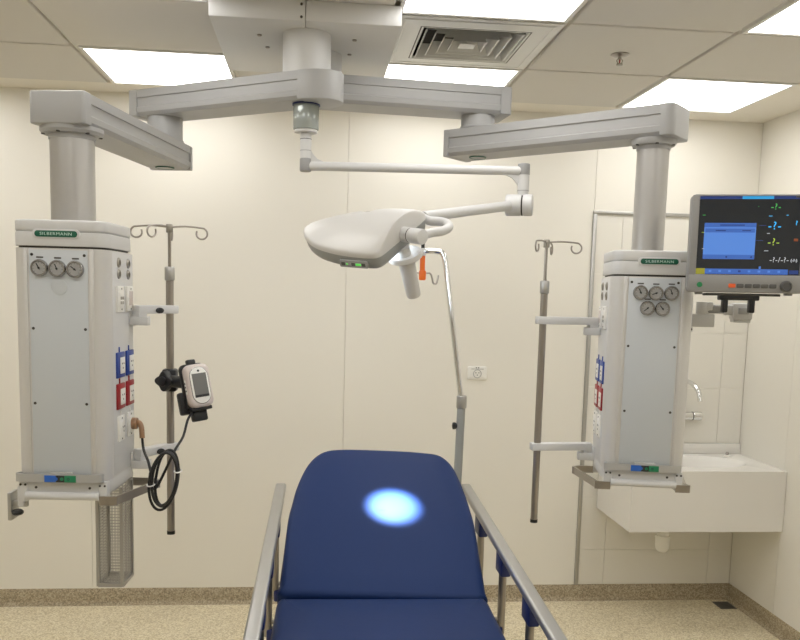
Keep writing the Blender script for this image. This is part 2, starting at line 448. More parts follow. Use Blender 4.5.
def data_socket(parent, X, jacks):
    g = MB(X); g.box((0, 0, .005), (.060, .078, .010), 'clear', .002)
    for sy_ in (-1, 1): g.cyl((.004, sy_ * .031, .009), (.004, sy_ * .031, .0108), .0028, 'screwd', seg=10)
    if jacks:
        g.box((.004, 0, .0102), (.044, .044, .002), 'clear', .001)
        for a in (-1, 1):
            for b_ in (-1, 1): g.box((.004 + a * .009, -.004 + b_ * .007, .0114), (.012, .009, .001), 'brass')
    else: g.box((.006, .002, .0102), (.040, .044, .002), 'pinkwhite', .001)
    g.build('network_socket', parent)

def pendant(side, P1, P2, P3, zu, zl, col_r, box, root_label):
    """one articulated ceiling pendant: upper arm P1-P2, lower arm P2-P3, column, service head"""
    bc, yaw, zt, zc, zb = box                 # plan centre, yaw, cap top, cap bottom, tray bottom
    sgn = 1 if side == 'L' else -1            # the side panel with the sockets faces +x (left unit) or -x (right unit)
    root = thing('ceiling_pendant', (bc.x, bc.y, zb), root_label, 'medical pendant', 'ceiling supply pendants')
    # arms
    mb, X, L = profile_arm(P1, P2, zu[0], zu[1], .140, .110, round_p=True); ua = mb.build('upper_arm', root, ang=30)
    f = MB(Matrix.Translation((P1.x, P1.y, 0))); f.cyl((0, 0, zu[1]), (0, 0, PZ), .083, 'white', seg=48); f.build('ceiling_column', root)
    mb, X, L = profile_arm(P2, P3, zl[0], zl[1], (.105 if side == 'R' else .075), (.095 if side == 'R' else .093), r=(.028 if side == 'R' else .012)); la = mb.build('lower_arm', root, ang=30); oval_logo(X, .005, zl[0] - .001, la)
    f = MB(Matrix.Translation((P2.x, P2.y, 0)))
    f.cyl((0, 0, zl[1]), (0, 0, zu[0]), .066, 'arm', seg=40); f.cyl((0, 0, zl[1] + .004), (0, 0, zl[1] + .014), .070, 'arm', seg=40, bev=.002); f.build('swivel_joint', root)
    # column + flange
    f = MB(Matrix.Translation((P3.x, P3.y, 0))); f.cyl((0, 0, zt - .002), (0, 0, zl[0]), col_r, 'column', seg=48); f.build('column', root, 'silver grey tube')
    f = MB(Matrix.Translation((P3.x, P3.y, 0)))
    f.lathe([(0, zl[0]), (col_r * 1.42, zl[0]), (col_r * 1.42, zl[0] - .012), (col_r * 1.32, zl[0] - .020), (col_r * 1.05, zl[0] - .022), (col_r * 1.05, zl[0] - .034), (0, zl[0] - .034)], 'arm', 48)
    for k in range(6):
        a = k * PI / 3 + .3; f.cyl((col_r * 1.26 * math.cos(a), col_r * 1.26 * math.sin(a), zl[0] - .0225), (col_r * 1.26 * math.cos(a), col_r * 1.26 * math.sin(a), zl[0] - .019), .006, 'screwd', seg=10)
    f.build('flange', root)
    # service head, local frame: x right, y back, z world
    B = Matrix.Translation((bc.x, bc.y, 0)) @ Matrix.Rotation(yaw, 4, 'Z')
    W, D = .268, .275; ch, cy = .036, .046
    def foot(g):
        w, d = W / 2 + g, D / 2 + g; c1, c2 = ch + g * .4, cy + g * .4
        P = []
        for sx_, sy_ in ((1, -1), (1, 1), (-1, 1), (-1, -1)):
            a = (sx_ * (w - c1), sy_ * d); b_ = (sx_ * w, sy_ * (d - c2)); ctrl = (sx_ * (w - c1 * .12), sy_ * (d - c2 * .12))
            seq = [a, b_] if sx_ * sy_ < 0 else [b_, a]
            if True:  # rounded corners
                q = []
                for k in range(7):
                    t_ = k / 6; q.append(tuple((1 - t_) ** 2 * seq[0][u] + 2 * t_ * (1 - t_) * ctrl[u] + t_ * t_ * seq[1][u] for u in range(2)))
                P += q
            else: P += seq
        return P
    f = MB(B); zg = zc + (zt - zc) * .56
    f.prism(foot(.003), zg + .001, zt, 'white', .006); f.prism(foot(.001), zg - .002, zg + .002, 'arm'); f.prism(foot(.003), zc + .003, zg - .001, 'white', .0015); f.prism(foot(-.004), zc - .004, zc + .004, 'screwd')
    cap = f.build('top_cover', root)
    bxo = -.004 if side == 'L' else .010
    f = MB(B @ frame((bxo, -D / 2 - .003, zg - (.006 if side == 'L' else 0)), (1, 0, 0), (0, 0, 1), (0, -1, 0)))
    f.prism(rrect(.136, .026, .0125), -.001, .003, 'white', .001); f.prism(rrect(.122, .018, .0088), .003, .0042, 'green', .0004)
    f.text('SILBERMANN', .0118, 'letter', Matrix.Translation((0, -.0004, .0043)) @ Matrix.Diagonal((1.22, 1, 1, 1)), .0003, False, 1.12)
    f.build('name_badge', cap, 'green oval badge with pale lettering')
    zbt = zb + .058                            # top of the tray / bottom of the body
    f = MB(B); f.prism(foot(.0025), zbt - .002, zc - .003, 'profile', 0); body = f.build('service_body', root, ang=30)
    # corner strips
    for sx_ in (-1, 1):
        f = MB(B); x = sx_ * (W / 2 - ch - .004)
        f.bx((x - .006, -D / 2 - .0055, zbt), (x + .006, -D / 2 + .004, zc - .004), 'profile', .002)
        f.build('edge_strip', body)
    # front panel
    hw = .084; z0, z1 = zbt + .016, zc - .008
    f = MB(B); f.bx((-hw, -D / 2 - .004, z0), (hw, -D / 2 + .003, z1), 'panel', .001)
    for sx_ in (-1, 1):
        for zz in (z1 - .014, z1 - .226, z1 - .445):
            f.cyl((sx_ * (hw - .009), -D / 2 - .0055, zz), (sx_ * (hw - .009), -D / 2, zz), .0042, 'screwd', seg=12)
    f.build('front_panel', body, 'pale blue grey panel')
    FX = lambda x, z: B @ frame((x, -D / 2 - .004, z), (1, 0, 0), (0, 0, 1), (0, -1, 0))
    if side == 'L':
        for x, z, a in ((-.052, z1 - .052, 118), (-.001, z1 - .053, 112), (.050, z1 - .054, 142)): gauge(body, FX(x, z), .0245, a)
        f = MB(FX(.002, z1 - .106)); f.lathe([(0, 0), (.0225, 0), (.0225, .0012), (0, .0016)], 'panel', 28); f.build('blanking_plate', body)
    else:
        for x, z, a in ((-.046, z1 - .048, 112), (.004, z1 - .049, 200), (.054, z1 - .048, 110), (-.021, z1 - .099, 222), (.028, z1 - .100, 130)): gauge(body, FX(x, z), .0238, a)
    # side panel with outlets; local x runs backwards from the front edge
    xs_ = sgn * (W / 2 + .001)
    SX = lambda y, z: B @ frame((xs_, y, z), (0, sgn, 0), (0, 0, 1), (sgn, 0, 0))
    f = MB(B); f.bx((xs_ - sgn * .002, -D / 2 + cy + .004, zbt + .004), (xs_ + sgn * .0022, D / 2 - cy - .004 + .03, zc - .006), 'white', .0005); f.build('side_panel', body)
    ya, yb = (-.028, .067)
    q_ = 1 if side == 'L' else .97
    for y in (ya, yb):
        for z in (zc - .036, zc - .070): gas_outlet(body, SX(y, z))
        data_socket(body, SX(y, zc - .145), y == ya)
        power_socket(body, SX(y, zc - .345 * q_), 'sockblue', 'blue framed power socket'); power_socket(body, SX(y, zc - .441 * q_), 'sockred', 'red framed power socket'); power_socket(body, SX(y, zc - .541 * q_), 'white', 'white power socket')
    # bottom tray
    f = MB(B); f.prism(foot(.002), zb + .018, zbt, 'white', .003); f.prism(foot(-.012), zb + .004, zb + .020, 'white', .002)
    for sx_ in (-1, 1):
        f.bx((sx_ * (W / 2 - .030), -D / 2 - .004, zb - .010), (sx_ * (W / 2 - .004), -D / 2 + .03, zbt - .004), 'white', .003)
        for xx in (.010, .024) : f.cyl((sx_ * (W / 2 - xx), -D / 2 - .006, zbt - .016), (sx_ * (W / 2 - xx), -D / 2 - .003, zbt - .016), .0035, 'screwd', seg=10)
        f.cyl((sx_ * (W / 2 - .055), -D / 2 - .004, zb + .034), (sx_ * (W / 2 - .055), -D / 2 - .001, zb + .034), .004, 'screwd', seg=10)
    tray = f.build('base_tray', root)
    f = MB(B); f.tube([(-W / 2 + .026, -D / 2 - .006, zb + .010), (W / 2 - .026, -D / 2 - .006, zb + .010)], .012, 'white', 20); f.build('front_bar', tray)
    # bumper band with coloured label
    zz = zbt + .008
    f = MB(B); f.tube([(-W / 2 + .012, -D / 2 + .016, zz), (-W / 2 + .004, -D / 2 - .004, zz), (-W / 2 + .018, -D / 2 - .017, zz), (0, -D / 2 - .019, zz), (W / 2 - .03, -D / 2 - .017, zz), (W / 2 - .014, -D / 2 - .004, zz)], 0, 'band', flat=(.006, .024), smooth=5)
    f.box((0, -D / 2 - .012, zz + .014), (.07, .012, .008), 'band', .003)
    f.build('bumper_band', tray, 'grey aluminium band')
    f = MB(B); y = -D / 2 - .0235; lx = .0
    f.box((lx - .029, y, zz - .001), (.034, .0018, .020), 'slab', .0004); f.box((lx, y, zz - .001), (.026, .0018, .020), 'black', .0004); f.box((lx + .029, y, zz - .001), (.034, .0018, .020), 'slabg', .0004)
    for xx, mm in ((lx - .012, 'slab'), (lx + .005, 'slabg'), (lx + .024, 'green')): f.lathe([(0, 0), (.005, 0), (.005, .0012), (.0035, .0012), (0, .0008)], mm, 14, frame((xx, y, zz - .001), (1, 0, 0), (0, 0, 1), (0, -1, 0)))
    f.build('status_label', tray, 'blue, black and green label')
    # side loop handles
    def loop(s_, out, y1, label):
        g = MB(B); z_ = zb - .002; x_ = s_ * (W / 2)
        g.tube([(x_ - s_ * .026, -D / 2 - .006, z_), (x_ + s_ * .020, -D / 2 - .004, z_), (x_ + s_ * (out * .35), -D / 2 + .022, z_), (x_ + s_ * out, y1 - .030, z_), (x_ + s_ * (out + .004), y1 - .008, z_), (x_ + s_ * (out - .016), y1 + .012, z_), (x_ - s_ * .004, y1 + .016, z_)], 0, 'steel', flat=(.006, .026), smooth=4)
        g.bx((x_ - s_ * .028, -D / 2 - .005, z_ - .009), (x_ - s_ * .004, -D / 2 + .004, zbt - .01), 'white', .002); g.bx((x_ - s_ * .02, y1 - .0, z_ - .009), (x_ - s_ * .002, y1 + .02, zb + .03), 'white', .002)
        g.build('side_handle', tray, label)
    if side == 'L': loop(1, .082, .10, 'brushed steel handle')
    else: loop(-1, .066, .10, 'brushed steel handle'); loop(1, .034, .05, 'brushed steel handle')
    return root, B, W, D, zbt, tray

# left unit
LP = V((-.726, -1.700, 0))
lroot, LB, W, D, lzb, ltray = pendant('L', A1, V((-.580, -.965, 0)), LP, (2.310, 2.404), (2.125, 2.214), .064, (V((-.722, -1.700, 0)), math.radians(-4.3), 1.846, 1.768, 1.029),
    'white ceiling supply pendant on the left with three gauges and green badge')
# right unit
RP = V((1.149, -1.515, 0))
rroot, RB, W, D, rzb, rtray = pendant('R', A2, V((.6315, -1.024, 0)), RP, (2.358, 2.458), (2.203, 2.303), .0535, (V((1.150, -1.524, 0)), math.radians(-11.4), 1.824, 1.741, 1.032),
    'white ceiling supply pendant on the right with five gauges and green badge')

# clamp on the left unit's outer side
f = MB(LB)
f.box((-W/2 - .028, -D/2 + .03, 1.000), (.012, .055, .085), 'alu', .003); f.box((-W/2 - .004, -D/2 + .02, 1.008), (.050, .016, .020), 'alu', .003); f.box((-W/2 + .006, -D/2 + .016, 1.032), (.018, .03, .06), 'white', .003)
cl = f.build('accessory_clamp', lroot, 'grey metal accessory clamp')
MB(LB).lathe([(0, 0), (.013, 0), (.017, .004), (.017, .010), (.012, .015), (0, .015)], 'black', 14, Matrix.Translation((-W/2 - .006, -D/2 + .008, .976))).build('clamp_knob', cl, 'black knob')

# wire basket under the left unit
bx0 = -W/2 + 0
T = LB @ Matrix.Translation((.100, -.008, 0)); w2, d0, d1 = .037, -.020, .086; z0, z1 = .722, 1.040
t = thing('wire_basket', T @ V((0, .03, z0)), 'tall narrow wire mesh basket hanging under the left pendant', 'basket')
f = MB(T)
for sx_ in (-w2, w2):
    for y in (d0, d1): f.bx((sx_ - .005, y - .005, z0), (sx_ + .005, y + .005, z1), 'mesh')
for z in (z0 + .004,):
    for y in (d0, d1): f.bx((-w2, y - .005, z - .006), (w2, y + .005, z + .006), 'mesh')
    for sx_ in (-w2, w2): f.bx((sx_ - .005, d0, z - .006), (sx_ + .005, d1, z + .006), 'mesh')
f.build('frame', t, smooth=False)
def grid(name, o, a, la, na, lb, nb):
    g = MB(T); o = V(o); a = V(a)
    for k in range(1, na):
        p = o + a * (la * k / na); g.cyl(p, p + V((0, 0, lb)), .0010, 'mesh', seg=5)
    for k in range(1, nb):
        p = o + V((0, 0, lb * k / nb)); g.cyl(p, p + a * la, .0010, 'mesh', seg=5)
    return g.build(name, t)
hh = z1 - z0; nb = 33
grid('mesh_side', (-w2, d0, z0), (1, 0, 0), 2 * w2, 8, hh, nb); grid('mesh_side', (-w2, d1, z0), (1, 0, 0), 2 * w2, 8, hh, nb)
grid('mesh_side', (-w2, d0, z0), (0, 1, 0), d1 - d0, 11, hh, nb); grid('mesh_side', (w2, d0, z0), (0, 1, 0), d1 - d0, 11, hh, nb)
g = MB(T)
for k in range(1, 9): g.cyl((-w2 + 2 * w2 * k / 9, d0, z0 + .002), (-w2 + 2 * w2 * k / 9, d1, z0 + .002), .0014, 'mesh', seg=5)
for k in range(1, 12): g.cyl((-w2, d0 + (d1 - d0) * k / 12, z0 + .002), (w2, d0 + (d1 - d0) * k / 12, z0 + .002), .0014, 'mesh', seg=5)
g.build('mesh_bottom', t)

# ---------------------------------------------------------------- infusion poles
def hook_pts(c, a, reach, rad=.018, lift=.004):
    """wire from hub c out along plan angle a, ending in a curl"""
    d = V((math.cos(a), math.sin(a), 0)); P = [c, c + d * reach * .5 + V((0, 0, lift)), c + d * reach]
    o = c + d * reach + V((0, 0, -rad))
    for k in range(1, 10):
        b_ = math.radians(90 - 33 * k); P.append(o + d * rad * math.cos(b_) + V((0, 0, rad * math.sin(b_))))
    return P
def iv_pole(P, ztop, zcol, zbot, hooks, label):
    t = thing('infusion_pole', (P.x, P.y, zbot), label, 'infusion pole', 'infusion poles on the pendants')
    X = Matrix.Translation((P.x, P.y, 0))
    f = MB(X); f.cyl((0, 0, zbot), (0, 0, zcol), .0128, 'steel', seg=24); f.cyl((0, 0, zbot - .004), (0, 0, zbot + .008), .0136, 'black', seg=24); f.build('outer_tube', t)
    MB(X).cyl((0, 0, zcol - .01), (0, 0, ztop), .0056, 'steel', seg=16).build('inner_tube', t)
    MB(X).cyl((0, 0, zcol - .016), (0, 0, zcol + .030), .0165, 'alu', seg=24, bev=.004).build('height_collar', t, 'grey collar')
    f = MB(X); f.cyl((0, 0, ztop - .018), (0, 0, ztop + .010), .0110, 'brass', seg=20, bev=.002); f.build('hub', t)
    for a, reach in hooks:
        MB().tube(hook_pts(V((P.x, P.y, ztop)), a, reach), .0030, 'steel', 8, smooth=4).build('hook', t)
    return t
PLt = V((-.474, -1.512, 0)); PRt = V((.818, -1.420, 0))
iv_pole(PLt, 1.858, 1.700, .829, ((math.radians(184), .105), (math.radians(232), .075), (math.radians(-2), .105), (math.radians(95), .10)), 'steel infusion pole with curled hooks beside the left pendant')
iv_pole(PRt, 1.854, 1.690, .843, ((math.radians(237), .105), (math.radians(64), .105), (math.radians(-12), .105)), 'steel infusion pole with curled hooks beside the right pendant')

def bracket(root, B, sgn, P, z, W, D, yb, knob, dz=0):
    """pole holder: foot on the unit's rear edge, lower block, long flat arm ending around the pole"""
    w_ = B @ V((sgn * (W/2 + .004), yb, z)); 
    g = MB(B)
    g.box((sgn * (W/2 + .002), yb, z - .020), (.016, .036, .048), 'white', .004)
    g.box((sgn * (W/2 + .030), yb, z - .036), (.062, .034, .028), 'white', .003)
    a = B @ V((sgn * (W/2 + .030), yb, z)); q = V((P.x, P.y, z))
    d = (q - a); L = d.length; d.normalize(); s_ = V((-d.y, d.x, 0))
    X = frame(a, d, s_, (0, 0, 1)); h = MB(X)
    h.box((L / 2 + .004, 0, 0), (L + .040, .036, .027), 'white', .003)
    h.box((.0, 0, -.016), (.034, .034, .014), 'white', .002)
    k = h.build('pole_arm', root)
    g.build('pole_bracket', root)
    if knob:
        MB(X).lathe([(0, 0), (.010, 0), (.014, .003), (.013, .008), (.009, .010), (0, .010)], 'black', 16, frame((L * .50, -.018, -.003), (1, 0, 0), (0, 0, 1), (0, -1, 0)) @ Matrix.Diagonal((1.15, .7, 1, 1))).build('knob', k, 'black knob')
bracket(lroot, LB, 1, PLt, 1.590, W, D, .095, True); bracket(lroot, LB, 1, PLt, 1.127, W, D, .095, True)
bracket(rroot, RB, -1, PRt, 1.580, W, D, .085, False); bracket(rroot, RB, -1, PRt, 1.122, W, D, .085, False)

# handheld monitor clamped on the left pole, its cable and plug
kz = 1.355
t = thing('pulse_oximeter', (-.41, -1.58, 1.25), 'small white handheld monitor in black holder clamped to the left pole', 'medical device')
f = MB()
f.box((PLt.x, PLt.y - .002, kz), (.048, .05, .075), 'black', .008); f.cyl((PLt.x - .005, PLt.y - .028, kz), (PLt.x + .090, PLt.y - .075, kz - .004), .020, 'black', seg=20)
cl = f.build('pole_clamp', t, 'black clamp')
f = MB(frame((PLt.x - .020, PLt.y - .030, kz), (.8, .6, 0), (0, 0, 1), (-.35, -.94, 0) ))
pts = []
for k in range(40):
    a = 2 * PI * k / 40; r = .029 + .005 * math.cos(4 * a); pts.append((r * math.cos(a), r * math.sin(a)))
f = MB(frame((PLt.x - .004, PLt.y - .030, kz), (.90, -.43, 0), (0, 0, 1), (-.43, -.90, 0)))
f.prism(pts, -.004, .026, 'black', .004); f.cyl((0, 0, .02), (0, 0, .034), .016, 'black', seg=20, bev=.003); f.build('clamp_knob', cl)
# device frame: faces right of the camera, leaning back a little
zax = V((.50, -.84, .20)).normalized(); xax = V((.86, .50, 0)).normalized(); xax = (xax - zax * xax.dot(zax)).normalized(); yax = zax.cross(xax)
roll = Matrix.Rotation(math.radians(6), 4, 'Z')
DX = frame((-.372, -1.612, 1.347), xax, yax, zax) @ roll
f = MB(DX); f.prism(rrect(.086, .150, .018), -.030, -.012, 'black', .004); f.box((0, .080, -.020), (.03, .018, .020), 'black', .005); f.box((-.014, -.050, -.038), (.085, .075, .03), 'black', .008); f.box((0, -.094, -.026), (.050, .040, .030), 'black', .006); f.box((.0, -.074, -.004), (.07, .012, .03), 'black', .003)
f.build('holder', t, 'black plastic holder')
f = MB(DX); f.prism(rrect(.082, .140, .022), -.012, .026, 'pinkwhite', .011, seg=4); f.prism(rrect(.010, .046, .003, cx=0), -.0005, .0008, 'clear', 0, Matrix.Translation((-.0412, .0, .006)) @ Matrix.Rotation(-PI/2, 4, 'Y'))
for k in range(3): f.box((-.0422, .012 - .012 * k, .006), (.001, .006, .006), 'black')
f.prism(rrect(.064, .120, .031, 10), .025, .0275, 'gbez', .001); f.prism(rrect(.060, .116, .029, 10), .027, .0285, 'clear', .0008)
dv = f.build('device_body', t)
f = MB(DX); f.box((0, .004, .029), (.048, .070, .001), 'lcd'); f.box((0, -.034, .0293), (.048, .008, .001), 'black'); f.cyl((0, .047, .0284), (0, .047, .0292), .004, 'black', seg=12); f.build('screen', dv, 'grey display')
plug0 = LB @ V((W/2 + .008, .072, 1.768 - .541))
t = thing('power_cord', (-.45, -1.83, 1.02), 'black coiled power cord with brown plug hanging on the left pendant', 'cable')
f = MB(); px_ = LB.to_3x3() @ V((1, 0, 0)); 
f.cyl(plug0, plug0 + px_ * .020, .019, 'brown', seg=20, bev=.003)
f.tube([plug0 + px_ * .014, plug0 + px_ * .026 + V((0, -.004, .002)), plug0 + px_ * .034 + V((0, -.010, -.014)), plug0 + px_ * .037 + V((0, -.016, -.045))], .0085, 'brown', 12, smooth=5); 
pl = f.build('plug', t, 'brown plug')
cc = V((-.437, -1.835, 1.087))        # centre of the coil
ua_ = V((.92, -.05, .39)).normalized(); wv = V((-.30, .0, .95)).normalized()
f = MB(); P = [plug0 + px_ * .037 + V((0, -.016, -.042)), plug0 + px_ * .044 + V((.0, -.03, -.08)), V((-.492, -1.80, 1.135)), V((-.474, -1.838, 1.095))]
n = 0
cx_, cz_ = .040, .088
lp = [(1.0, 1.0, 0, 0), (.78, .93, .006, .010), (1.06, 1.04, -.002, -.006), (.86, .88, .002, .012), (1.0, 1.0, 0, 0)]
for k in range(0, 16 * 4 + 1):
    a = math.radians(170) + 2 * PI * k / 16; q = k / 16; i0 = min(3, int(q)); fr = q - i0
    sx_, sz_, ox, oz = (lp[i0][u] * (1 - fr) + lp[i0 + 1][u] * fr for u in range(4))
    P.append(cc + V((cx_ * sx_ * math.cos(a) + .010 * math.sin(a) + ox, .010 - .011 * q, cz_ * sz_ * math.sin(a) + oz)))
P += [cc + V((-.03, 0, -.03)), cc + V((.006, .01, .04)), cc + V((.024, .045, .085))]
P += [V((-.400, -1.72, 1.20)), V((-.392, -1.685, 1.245)), V((-.385, -1.64, 1.262))]
f.tube(P, .0042, 'rubber', 8, smooth=3); f.build('cable', t)
for (ox, oz) in ((.044, .030), (-.042, -.012)):
    MB().tube([cc + V((ox * .93 + .0105 * math.cos(a), -.012 + .024 * math.sin(a), oz)) for a in [2 * PI * k / 14 for k in range(14)]], .0022, 'tie', 6, closed=True).build('cable_tie', t, 'white cable tie')


# ---------------------------------------------------------------- surgical lamp on the left axis
ax = A1; t = thing('surgical_lamp', (ax.x, ax.y, 2.10), 'white surgical lamp on jointed arm with grip handle above the bed', 'surgical lamp')
X = Matrix.Translation((ax.x, ax.y, 0))
f = MB(X); f.cyl((0, 0, 2.305), (0, 0, 2.318), .049, 'bluepl', seg=36); f.cyl((0, 0, 2.222), (0, 0, 2.308), .045, 'sleeve', seg=36, bev=.003); f.cyl((0, 0, 2.212), (0, 0, 2.224), .040, 'white', seg=36, bev=.003); f.build('spindle_sleeve', t, 'grey sleeve with blue ring')
f = MB(X); f.cyl((0, 0, 2.125), (0, 0, 2.214), .0195, 'white', seg=28); f.cyl((0, 0, 2.190), (0, 0, 2.192), .0202, 'screwd', seg=28); f.cyl((0, 0, 2.150), (0, 0, 2.153), .0202, 'arm', seg=28); f.cyl((0, 0, 2.080), (0, 0, 2.126), .0205, 'armband', seg=28, bev=.004); f.build('spindle', t)
J = V((.737, -1.372, 0)); za = 2.102
f = MB(); f.cyl((ax.x + .012, ax.y, za - .002), (J.x - .012, J.y, za + .003), .0160, 'white', seg=28)
d = (V((J.x, J.y, 0)) - ax).normalized()
for p, s_ in ((ax, 1), (J, -1)):
    q = V((p.x, p.y, za)) + d * s_ * .018
    # gusset web at each end
    gt = bmesh.new(); sg = 1 if s_ == 1 else -1
    y_ = .006; pts = [(0, .010 * sg), (0, .052 * sg), (.010 * s_, .036 * sg), (.024 * s_, .022 * sg), (.050 * s_, .012 * sg)]
    a_ = [gt.verts.new((q.x + u * 1, q.y - y_, q.z + v)) for u, v in pts]; b_ = [gt.verts.new((q.x + u * 1, q.y + y_, q.z + v)) for u, v in pts]
    gt.faces.new(a_); gt.faces.new(b_)
    for k in range(5): gt.faces.new((a_[k], a_[(k+1) % 5], b_[(k+1) % 5], b_[k]))
    bmesh.ops.recalc_face_normals(gt, faces=gt.faces); f.add(gt, 'white')
f.build('horizontal_arm', t)
X = Matrix.Translation((J.x, J.y, 0))
f = MB(X); f.cyl((0, 0, 2.090), (0, 0, 2.130), .0215, 'armband', seg=28, bev=.003); f.cyl((0, 0, 2.035), (0, 0, 2.091), .0205, 'white', seg=28); f.cyl((0, 0, 2.010), (0, 0, 2.036), .0195, 'white', seg=28); f.cyl((0, 0, 2.034), (0, 0, 2.037), .0212, 'arm', seg=28); f.build('elbow', t)
jd = V((.94, -.34, .0)).normalized(); jc = V((J.x - .014, J.y, 1.985))
f = MB(); f.cyl(jc - jd * .046, jc + jd * .012, .038, 'white', seg=36, bev=.006); f.cyl(jc + jd * .011, jc + jd * .016, .0365, 'screwd', seg=36); f.cyl(jc + jd * .015, jc + jd * .050, .038, 'white', seg=36, bev=.005); f.build('spring_joint', t)
# head frame
nB = V((.2657, .4267, -.8645)).normalized()              # beam direction
wA = V((.1642, .1804, .1395)).normalized(); wA = (wA - nB * wA.dot(nB)).normalized()
lA = nB.cross(wA).normalized()
if lA.x > 0: lA = -lA
HO = V((.2629, -1.8588, 1.8323))                         # middle of the right edge
# arm end behind the far corner
AE = V((.336, -1.736, 1.900))
f = MB(); f.cyl(jc - jd * .020, AE, .0175, 'white', r2=.0165, seg=28, bev=.003); f.cyl(jc - jd * .06 - V((0, 0, .004)), jc - jd * .055, .02, 'white', seg=20) if False else None
f.build('spring_arm', t)
JC = HO + wA * .004 - lA * .020 + nB * .0
f = MB(); P = [AE + V((.0, .0, -.004)), V((.354, -1.749, 1.886)), V((.384, -1.762, 1.884)), V((.403, -1.780, 1.877)), V((.402, -1.815, 1.862)), V((.377, -1.838, 1.849)), V((.345, -1.852, 1.843)), V((.322, -1.868, 1.836))]
f.tube(P, .0140, 'white', 16, smooth=6); f.build('yoke', t)
kd = (-lA * .95 - wA * .12 + V((0, -.15, 0))).normalized(); kb = HO - lA * .000 - wA * .002 - nB * .004
f = MB(); f.cyl(kb, kb + kd * .030, .0225, 'white', seg=32, bev=.003); f.cyl(kb + kd * .029, kb + kd * .033, .0212, 'screwd', seg=32); f.cyl(kb + kd * .032, kb + kd * .082, .0225, 'white', seg=32, bev=.003); f.build('head_joint', t)
# shell by stacked outlines in (l, w)
hc = [(-.002, 0), (-.002, .06), (-.001, .112), (.006, .134), (.028, .143), (.08, .145), (.16, .138), (.25, .114), (.325, .070), (.366, .028)]
ctrl = hc + [(.374, 0)] + [(a, -b_) for a, b_ in reversed(hc[1:])]
OUT = spline([V((a, b_, 0)) for a, b_ in ctrl], 6, True); NO = len(OUT); CEN = V((.17, 0, 0))
HX = Matrix((lA, wA, nB)).transposed().to_4x4(); HX.translation = HO
def rings(mb, seq, m, cap0=False, cap1=False, hf=None):
    tt = bmesh.new(); R_ = []
    for s_, z in seq:
        ring = []
        for p in OUT:
            q = CEN + (p - CEN) * s_ if s_ >= 0 else p; zz = z + (hf(q) if hf else 0)
            ring.append(tt.verts.new((q.x, q.y, zz)))
        R_.append(ring)
    for a_, b_ in zip(R_, R_[1:]):
        for k in range(NO): tt.faces.new((a_[k], a_[(k + 1) % NO], b_[(k + 1) % NO], b_[k]))
    if cap0: tt.faces.new(R_[0])
    if cap1: tt.faces.new(R_[-1])
    bmesh.ops.recalc_face_normals(tt, faces=tt.faces); mb.add(tt, m)
def groove(q):
    # sunk channel running across the far half of the shell
    sm = lambda x: max(0, min(1, x)) ** 2 * (3 - 2 * max(0, min(1, x)))
    e = 1 - sm((abs(q.x - .185) - .030) / .012); g = sm((q.y - .030) / .020)
    return .007 * e * g + .004 * g * (1 - sm((q.x - .10) / .012)) * 0
# the shell is a vault cut off flat at the arm end: rings shrink towards the middle of that end
top = [(1.0, .006), (1.0, -.001), (.998, -.005), (.988, -.009)] + [(.978 * (1 - k / 28), None) for k in range(0, 28)]
f = MB(HX); tt = bmesh.new(); RR = []
for s_, z in top:
    ring = []
    for pnt in OUT:
        if z is None:
            q = V((pnt.x * s_, pnt.y * s_, 0)); zz = -.011 - .046 * (1 - (s_ / .978) ** 2.3) + groove(q)
        else: q = V((pnt.x * s_, pnt.y * s_, 0)); zz = z
        ring.append(tt.verts.new((q.x, q.y, zz)))
    RR.append(ring)
for a_, b_ in zip(RR, RR[1:]):
    for k in range(NO): tt.faces.new((a_[k], a_[(k + 1) % NO], b_[(k + 1) % NO], b_[k]))
tt.faces.new(RR[-1]); bmesh.ops.recalc_face_normals(tt, faces=tt.faces); f.add(tt, 'lamp'); f.build('lamp_shell', t, ang=50)
f = MB(HX); rings(f, [(.985, .002), (.988, .008), (.972, .030), (.955, .040), (.93, .044), (.90, .044), (.88, .034)], 'lampgrey', False, True); f.build('lamp_rim', t, 'dark grey rim', ang=50)
f = MB(HX); rings(f, [(.80, .0335), (.80, .0355)], 'lampled', True, True); f.build('lens', t, 'bright lens') 
# control panel on the near rim
pm = HO + lA * .090 - wA * .1475 + nB * .027; pn = (-wA - nB * .05 - lA * .04).normalized(); pxv = -lA; pxv = (pxv - pn * pxv.dot(pn)).normalized(); pyv = pn.cross(pxv)
f = MB(frame(pm, pxv, pyv, pn)); f.prism(rrect(.100, .022, .004), -.006, .0015, 'armband', .0008)
for x in (-.036, .0, .036): f.prism(rrect(.013, .010, .002, cx=x), .001, .0026, 'btngrey', .0004)
f.box((-.022, 0, .002), (.005, .004, .002), 'led'); f.box((.018, 0, .002), (.018, .006, .002), 'led'); f.build('control_panel', t, 'grey strip with green lights')
# handle under the right end
rc = HO + lA * .008 - wA * .004 + nB * .067
HXm = frame(rc, lA, nB.cross(lA), nB)
f = MB(HXm); f.lathe([(0, -.030), (.018, -.030), (.020, -.004), (.050, -.010), (.053, -.004), (.053, .004), (.048, .008), (.026, .012), (0, .012)], 'lamp', 40); f.build('handle_ring', t)
f = MB(HXm); f.lathe([(0, .008), (.027, .008), (.0255, .03), (.0225, .128), (.021, .136), (.016, .139), (0, .139)], 'lamp', 36); f.build('handle', t)

